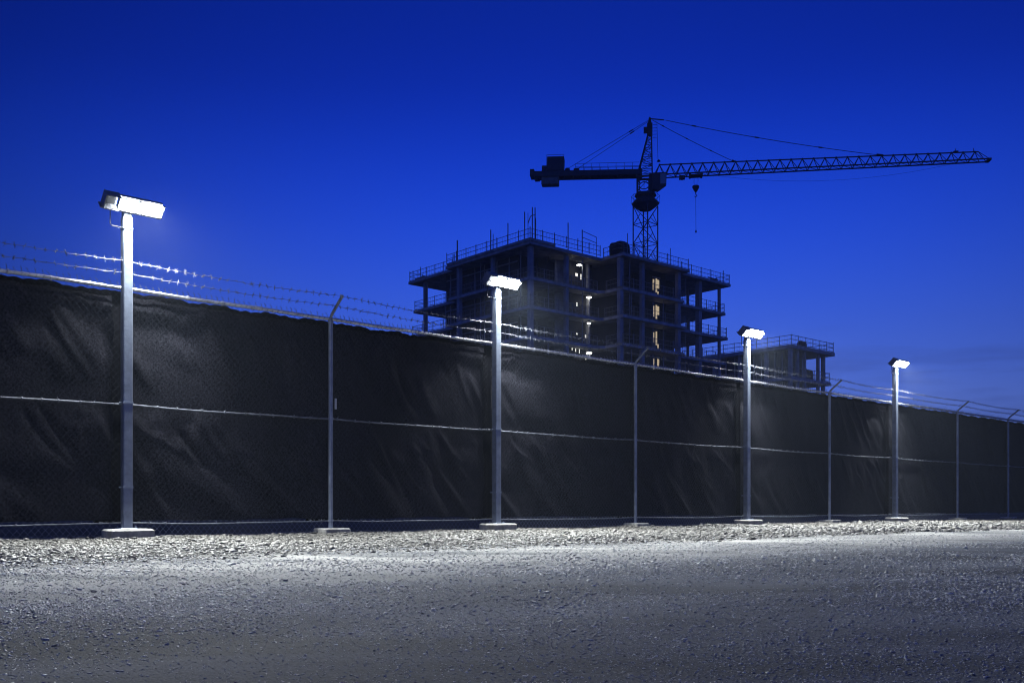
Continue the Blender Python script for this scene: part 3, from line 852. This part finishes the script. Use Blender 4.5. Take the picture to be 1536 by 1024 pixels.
# tower peak
m = MB(); AP = Vector((.62, 0, 55.2))
B = [Vector((-1.15, -.75, ZJ)), Vector((.95, -.75, ZJ)), Vector((.95, .75, ZJ)), Vector((-1.15, .75, ZJ))]
Tt = [Vector((.35, -.15, 53.1)), Vector((.85, -.15, 53.1)), Vector((.85, .15, 53.1)), Vector((.35, .15, 53.1))]
for a, b in zip(B, Tt): m.bar(a, b, .12, 4)
NB = 9
for k in range(NB):
    f0, f1 = k/NB, (k+1)/NB
    for i in range(4):
        a0, b0 = B[i].lerp(Tt[i], f0), B[(i+1) % 4].lerp(Tt[(i+1) % 4], f0)
        a1, b1 = B[i].lerp(Tt[i], f1), B[(i+1) % 4].lerp(Tt[(i+1) % 4], f1)
        m.bar(a0, b0, .045, 4, cap=False)
        m.bar(*((a0, b1) if (k+i) % 2 else (b0, a1)), .045, 4, cap=False)
m.box(.22, .98, -.3, .3, 52.9, 54.6); m.box(-.25, .22, -.2, .2, 53.3, 54.1)
m.bar((.6, 0, 54.5), (.6, 0, 55.5), .3, 8, r2=.12)
m.bar((.6, 0, 55.3), (2.6, 0, 55.0), .09, 4)
for i in range(5): m.bar((1.0, 0, 52.6+i*.45), (1.6, 0, 52.6+i*.45), .03, 4)
m.bar((1.6, 0, 54.9), (1.75, 0, 49.4), .035, 4); m.lathe([(.05, 0), (.3, .1), (.08, .35)], 8, (1.85, 0, 49.1))
m.build('tower_peak', M['crane'], crane)
# jib
m = MB(); L0, L1 = .9, 45.7; nb = 29
def jp(x, kind):
    f = (x-L0)/(L1-L0); h = 1.62-.42*f; w = .75-.12*f; zz = ZJ+.0+.25*math.sin(math.pi*f)*0
    return Vector((x, 0, zz+h)) if kind == 't' else Vector((x, w*kind, zz))
for s in (-1, 1):
    m.bar(jp(L0, s), jp(L1, s), .105, 4)
bay = (L1-L0-1.2)/nb
m.bar(jp(L0+bay*.5+.2, 't'), jp(L1-1.2, 't'), .095, 4)
for k in range(nb):
    xa = L0+.3+k*bay; xm = xa+bay/2; xb = xa+bay
    for s in (-1, 1):
        m.bar(jp(xa, s), jp(xm, 't'), .05, 4, cap=False); m.bar(jp(xm, 't'), jp(xb, s), .05, 4, cap=False)
        m.bar(jp(xa+.12, s), jp(xm+.04, 't'), .022, 3, cap=False)
    m.bar(jp(xa, -1), jp(xa, 1), .045, 4, cap=False); m.bar(jp(xa, -1), jp(xb, 1), .035, 4, cap=False)
    m.lathe([(.06, -.12), (.14, 0), (.06, .14)], 5, tuple(jp(xm, 't')))
m.bar(jp(L1-1.2, 't'), jp(L1, -1), .05, 4); m.bar(jp(L1-1.2, 't'), jp(L1, 1), .05, 4)
m.bar(jp(41.6, 't'), jp(41.6, 't')+Vector((0, 0, .55)), .05, 4); m.bar(jp(43.9, 't'), jp(43.9, 't')+Vector((0, 0, .5)), .05, 4)
m.box(41.3, 41.9, -.2, .2, jp(41.6, 't').z+.05, jp(41.6, 't').z+.2)
m.box(L1-.1, L1+.3, -.6, .6, ZJ-.15, ZJ+.12)
jib = m.build('jib', M['crane'], crane)
# counter jib, rising slightly to its tail
cj = Matrix.Rotation(R(1.6), 4, 'Y')
m = MB(); mt = Matrix.Translation((-.5, 0, ZJ)) @ cj
for s in (-.85, .85):
    m.box(-15.3, 0, s-.09, s+.09, .1, .85, mt)
for i in range(12): m.box(-15.1+i*1.3, -14.95+i*1.3, -.75, .75, .2, .5, mt)
m.box(-15.2, -.2, -.74, .74, .72, .80, mt)
m.box(-15.9, -15.31, -.95, .95, .25, 1.15, mt); m.box(-15.3, -14.6, -.7, .7, -.12, .09, mt)
counter = m.build('counter_jib', M['crane'], crane)
for s in (-.9, .9):
    m = MB()
    for i in range(9):
        x = -9.4+i*1.15; m.bar(mt @ Vector((x, s, .86)), mt @ Vector((x, s, 1.8)), .03, 4)
    for h in (1.3, 1.8): m.bar(mt @ Vector((-9.4, s, h)), mt @ Vector((-.4, s, h)), .032, 4)
    m.build('handrail', M['crane'], counter)
m = MB(); m.bbox(-14.25, -11.8, -.7, .7, -.95, .45, .06, mt)
for i in range(1, 4): m.box(-14.25+i*.61, -14.22+i*.61, -.712, .712, -.9, .1, mt)
m.build('counterweight', M['ballast'], crane)
m = MB(); m.bbox(-13.5, -11.1, -.8, .8, .95, 2.95, .04, mt); m.bbox(-14.25, -13.51, -.6, .6, .86, 1.75, .04, mt)
for x in (-13.55, -11.1): m.bar(mt @ Vector((x, -.86, .86)), mt @ Vector((x, -.86, 3.15)), .035, 4)
m.bar(mt @ Vector((-13.55, -.86, 3.15)), mt @ Vector((-11.1, -.86, 3.15)), .03, 4)
m.lathe([(.3, 0), (.42, .25), (.3, .6)], 10, tuple(mt @ Vector((-10.6, 0, .86)))); m.bbox(-9.7, -8.9, -.4, .4, .81, 1.35, .05, mt)
m.build('winch_house', M['crane'], crane)
for (p, q, r) in [(AP, mt @ Vector((-10.7, -.6, 1.1)), .032), (AP+Vector((0, 0, -.15)), mt @ Vector((-10.1, .6, 1.0)), .032)]:
    m = MB(); m.bar(p, q, r, 5); w = p.lerp(q, .2); w2 = p.lerp(q, .25); m.bar(w, w2, .09, 5); m.build('pendant_rod', M['crane'], crane)
for (p, q, r, sag) in [(AP+Vector((.3, 0, -.1)), jp(12.3, 't'), .042, .15), (AP+Vector((2.2, 0, -.25)), jp(32.2, 't'), .045, .35)]:
    m = MB(); pts = [p.lerp(q, i/24)-Vector((0, 0, sag*4*(i/24)*(1-i/24))) for i in range(25)]
    m.path(pts, r, 5)
    for f in ((3, 4), (10, 11), (17, 18)): m.bar(pts[f[0]], pts[f[0]].lerp(pts[f[1]], .45), .10, 5)
    m.bar(pts[-2].lerp(pts[-1], .3), pts[-1], .17, 5); m.build('pendant_rod', M['crane'], crane)
m = MB(); pts = [Vector((9+i*.82*1.25, 0, ZJ-.15-1.75*4*(i/32)*(1-i/32)*(.9))) for i in range(33)]
m.path(pts, .014, 4); m.build('slack_cable', M['crane'], crane)
m = MB(); m.box(6.1, 7.9, -.6, .6, ZJ-.30, ZJ-.12)
for x in (6.2, 7.8): m.bar((x, -.7, ZJ-.2), (x, .7, ZJ-.2), .17, 8)
m.box(4.7, 5.5, -.4, .4, ZJ-.55, ZJ-.13); m.lathe([(.1, -.7), (.35, -.35), (.35, -.13)], 8, (5.1, 0, ZJ))
m.build('trolley', M['crane'], crane)
m = MB()
for x in (6.55, 6.75, 7.25, 7.5): m.bar((x, 0, ZJ-.3), (x*.4+7*.6, 0, 45.5), .013, 3)
m.build('hoist_rope', M['crane'], crane)
m = MB(); m.lathe([(.1, 44.6), (.28, 44.85), (.5, 45.3), (.45, 45.5), (.12, 45.6)], 8, (7, 0, 0))
m.path([(7, 0, 44.6), (7, 0, 44.3), (7.15, 0, 44.1), (7.0, 0, 43.95), (6.85, 0, 44.05)], .07, 5)
m.bar((7, 0, 44.0), (7.03, 0, 39.2), .035, 4); m.lathe([(.05, 0), (.13, .15), (.05, .4)], 6, (7.03, 0, 38.9))
m.build('hook_block', M['crane'], crane)

# ------------------------------------------------------------------ sky and air
w = bpy.data.worlds.new('World'); S.world = w; w.use_nodes = True
nt = w.node_tree; N = nt.nodes; L = nt.links; bg = N['Background']
geo = N.new('ShaderNodeTexCoord'); sep = N.new('ShaderNodeSeparateXYZ'); L.new(geo.outputs['Generated'], sep.inputs[0])
ramp = N.new('ShaderNodeValToRGB'); L.new(sep.outputs['Z'], ramp.inputs['Fac'])
cr = ramp.color_ramp; cr.interpolation = 'B_SPLINE'
stops = [(0, (.110, .150, .40)), (.10, (.078, .150, .54)), (.20, (.028, .094, .64)), (.30, (.007, .050, .61)), (.40, (.0020, .017, .31)), (.52, (.0016, .013, .20)), (.75, (.003, .024, .19)), (1, (.004, .028, .18))]
cr.elements[0].position = 0; cr.elements[0].color = (*stops[0][1], 1); cr.elements[1].position = 1; cr.elements[1].color = (*stops[-1][1], 1)
for p, c in stops[1:-1]:
    e = cr.elements.new(p); e.color = (*c, 1)
# physical twilight sky, very weak, for the variation round the compass
sky = N.new('ShaderNodeTexSky'); sky.sky_type = 'NISHITA'; sky.sun_disc = False
sky.sun_elevation = R(-4); sky.sun_rotation = R(60); sky.air_density = 1.5; sky.ozone_density = 6
scl = N.new('ShaderNodeMix'); scl.data_type = 'RGBA'; scl.blend_type = 'ADD'; scl.inputs[0].default_value = .05
L.new(ramp.outputs['Color'], scl.inputs[6]); L.new(sky.outputs['Color'], scl.inputs[7])
# streaks of thin dusk cloud low down
mp = N.new('ShaderNodeMapping'); mp.inputs['Scale'].default_value = (1.6, 1.6, 16); L.new(geo.outputs['Generated'], mp.inputs['Vector'])
cn = N.new('ShaderNodeTexNoise'); cn.inputs['Scale'].default_value = 2.2; cn.inputs['Detail'].default_value = 6; cn.inputs['Roughness'].default_value = .55
L.new(mp.outputs['Vector'], cn.inputs['Vector'])
c1 = N.new('ShaderNodeMapRange'); c1.inputs['From Min'].default_value = .50; c1.inputs['From Max'].default_value = .72; L.new(cn.outputs['Fac'], c1.inputs['Value'])
c2 = N.new('ShaderNodeMapRange'); c2.inputs['From Min'].default_value = .19; c2.inputs['From Max'].default_value = .11; L.new(sep.outputs['Z'], c2.inputs['Value'])
c3 = N.new('ShaderNodeMath'); c3.operation = 'MULTIPLY'; L.new(c1.outputs[0], c3.inputs[0]); L.new(c2.outputs[0], c3.inputs[1])
c4 = N.new('ShaderNodeMath'); c4.operation = 'MULTIPLY'; c4.inputs[1].default_value = .85; L.new(c3.outputs[0], c4.inputs[0])
cm = N.new('ShaderNodeMix'); cm.data_type = 'RGBA'; L.new(c4.outputs[0], cm.inputs[0]); L.new(scl.outputs[2], cm.inputs[6]); cm.inputs[7].default_value = (.032, .058, .26, 1)
# soft broad unevenness
bn = N.new('ShaderNodeTexNoise'); bn.inputs['Scale'].default_value = 1.6; bn.inputs['Detail'].default_value = 3; L.new(geo.outputs['Generated'], bn.inputs['Vector'])
b1 = N.new('ShaderNodeMapRange'); b1.inputs['To Min'].default_value = 1.05; b1.inputs['To Max'].default_value = 1.15; L.new(bn.outputs['Fac'], b1.inputs['Value'])
bm = N.new('ShaderNodeVectorMath'); bm.operation = 'SCALE'; L.new(cm.outputs[2], bm.inputs[0]); L.new(b1.outputs[0], bm.inputs['Scale'])
az = N.new('ShaderNodeMapRange'); az.inputs['From Min'].default_value = -.5; az.inputs['From Max'].default_value = .7; az.inputs['To Min'].default_value = 1.0; az.inputs['To Max'].default_value = 1
L.new(sep.outputs['Y'], az.inputs['Value'])
am = N.new('ShaderNodeVectorMath'); am.operation = 'SCALE'; L.new(bm.outputs[0], am.inputs[0]); L.new(az.outputs[0], am.inputs['Scale'])
# lens vignette painted into the sky: bright ahead, dimmer to both sides
ax = N.new('ShaderNodeMath'); ax.operation = 'SUBTRACT'; ax.inputs[1].default_value = .08; L.new(sep.outputs['X'], ax.inputs[0])
a2 = N.new('ShaderNodeMath'); a2.operation = 'POWER'; a2.inputs[1].default_value = 2; ab = N.new('ShaderNodeMath'); ab.operation = 'ABSOLUTE'; L.new(ax.outputs[0], ab.inputs[0]); L.new(ab.outputs[0], a2.inputs[0])
a3 = N.new('ShaderNodeMapRange'); a3.inputs['From Min'].default_value = 0; a3.inputs['From Max'].default_value = .32; a3.inputs['To Min'].default_value = 1.1; a3.inputs['To Max'].default_value = .50; L.new(a2.outputs[0], a3.inputs['Value'])
am2 = N.new('ShaderNodeVectorMath'); am2.operation = 'SCALE'; L.new(am.outputs[0], am2.inputs[0]); L.new(a3.outputs[0], am2.inputs['Scale'])
L.new(am2.outputs[0], bg.inputs['Color']); bg.inputs['Strength'].default_value = 1.0

HAZE = .00055
m = MB(); m.box(-130, 150, -60, 190, -1.2, 64)
hz = bpy.data.materials.new('evening_haze'); hz.use_nodes = True
hn = hz.node_tree; hn.nodes.clear()
out = hn.nodes.new('ShaderNodeOutputMaterial'); pv = hn.nodes.new('ShaderNodeVolumePrincipled')
pv.inputs['Color'].default_value = (.68, .8, 1, 1); pv.inputs['Density'].default_value = HAZE; pv.inputs['Anisotropy'].default_value = .1
hn.links.new(pv.outputs[0], out.inputs['Volume'])
h = m.build('haze', hz); tag(h, kind='stuff', label='thin blue evening haze over the whole site', cat='haze')

# ------------------------------------------------------------------ camera and render settings
cam = bpy.data.cameras.new('camera'); co = bpy.data.objects.new('camera', cam); COL.objects.link(co)
co.location = (0, 0, CAMZ); co.rotation_euler = (R(90), 0, 0)
cam.sensor_width = 36; cam.lens = 1430/1536*36; cam.shift_y = (760-512)/1536
cam.clip_start = .05; cam.clip_end = 4000
S.camera = co
S.view_settings.view_transform = 'Standard'; S.view_settings.look = 'None'; S.view_settings.exposure = 0; S.view_settings.gamma = 1
S.render.engine = 'CYCLES'
c = S.cycles
c.use_denoising = True; c.filter_width = 1.1; c.max_bounces = 5; c.diffuse_bounces = 3; c.glossy_bounces = 2; c.volume_bounces = 0; c.transmission_bounces = 2
c.sample_clamp_indirect = 4; c.use_light_tree = True; c.caustics_reflective = False; c.caustics_refractive = False
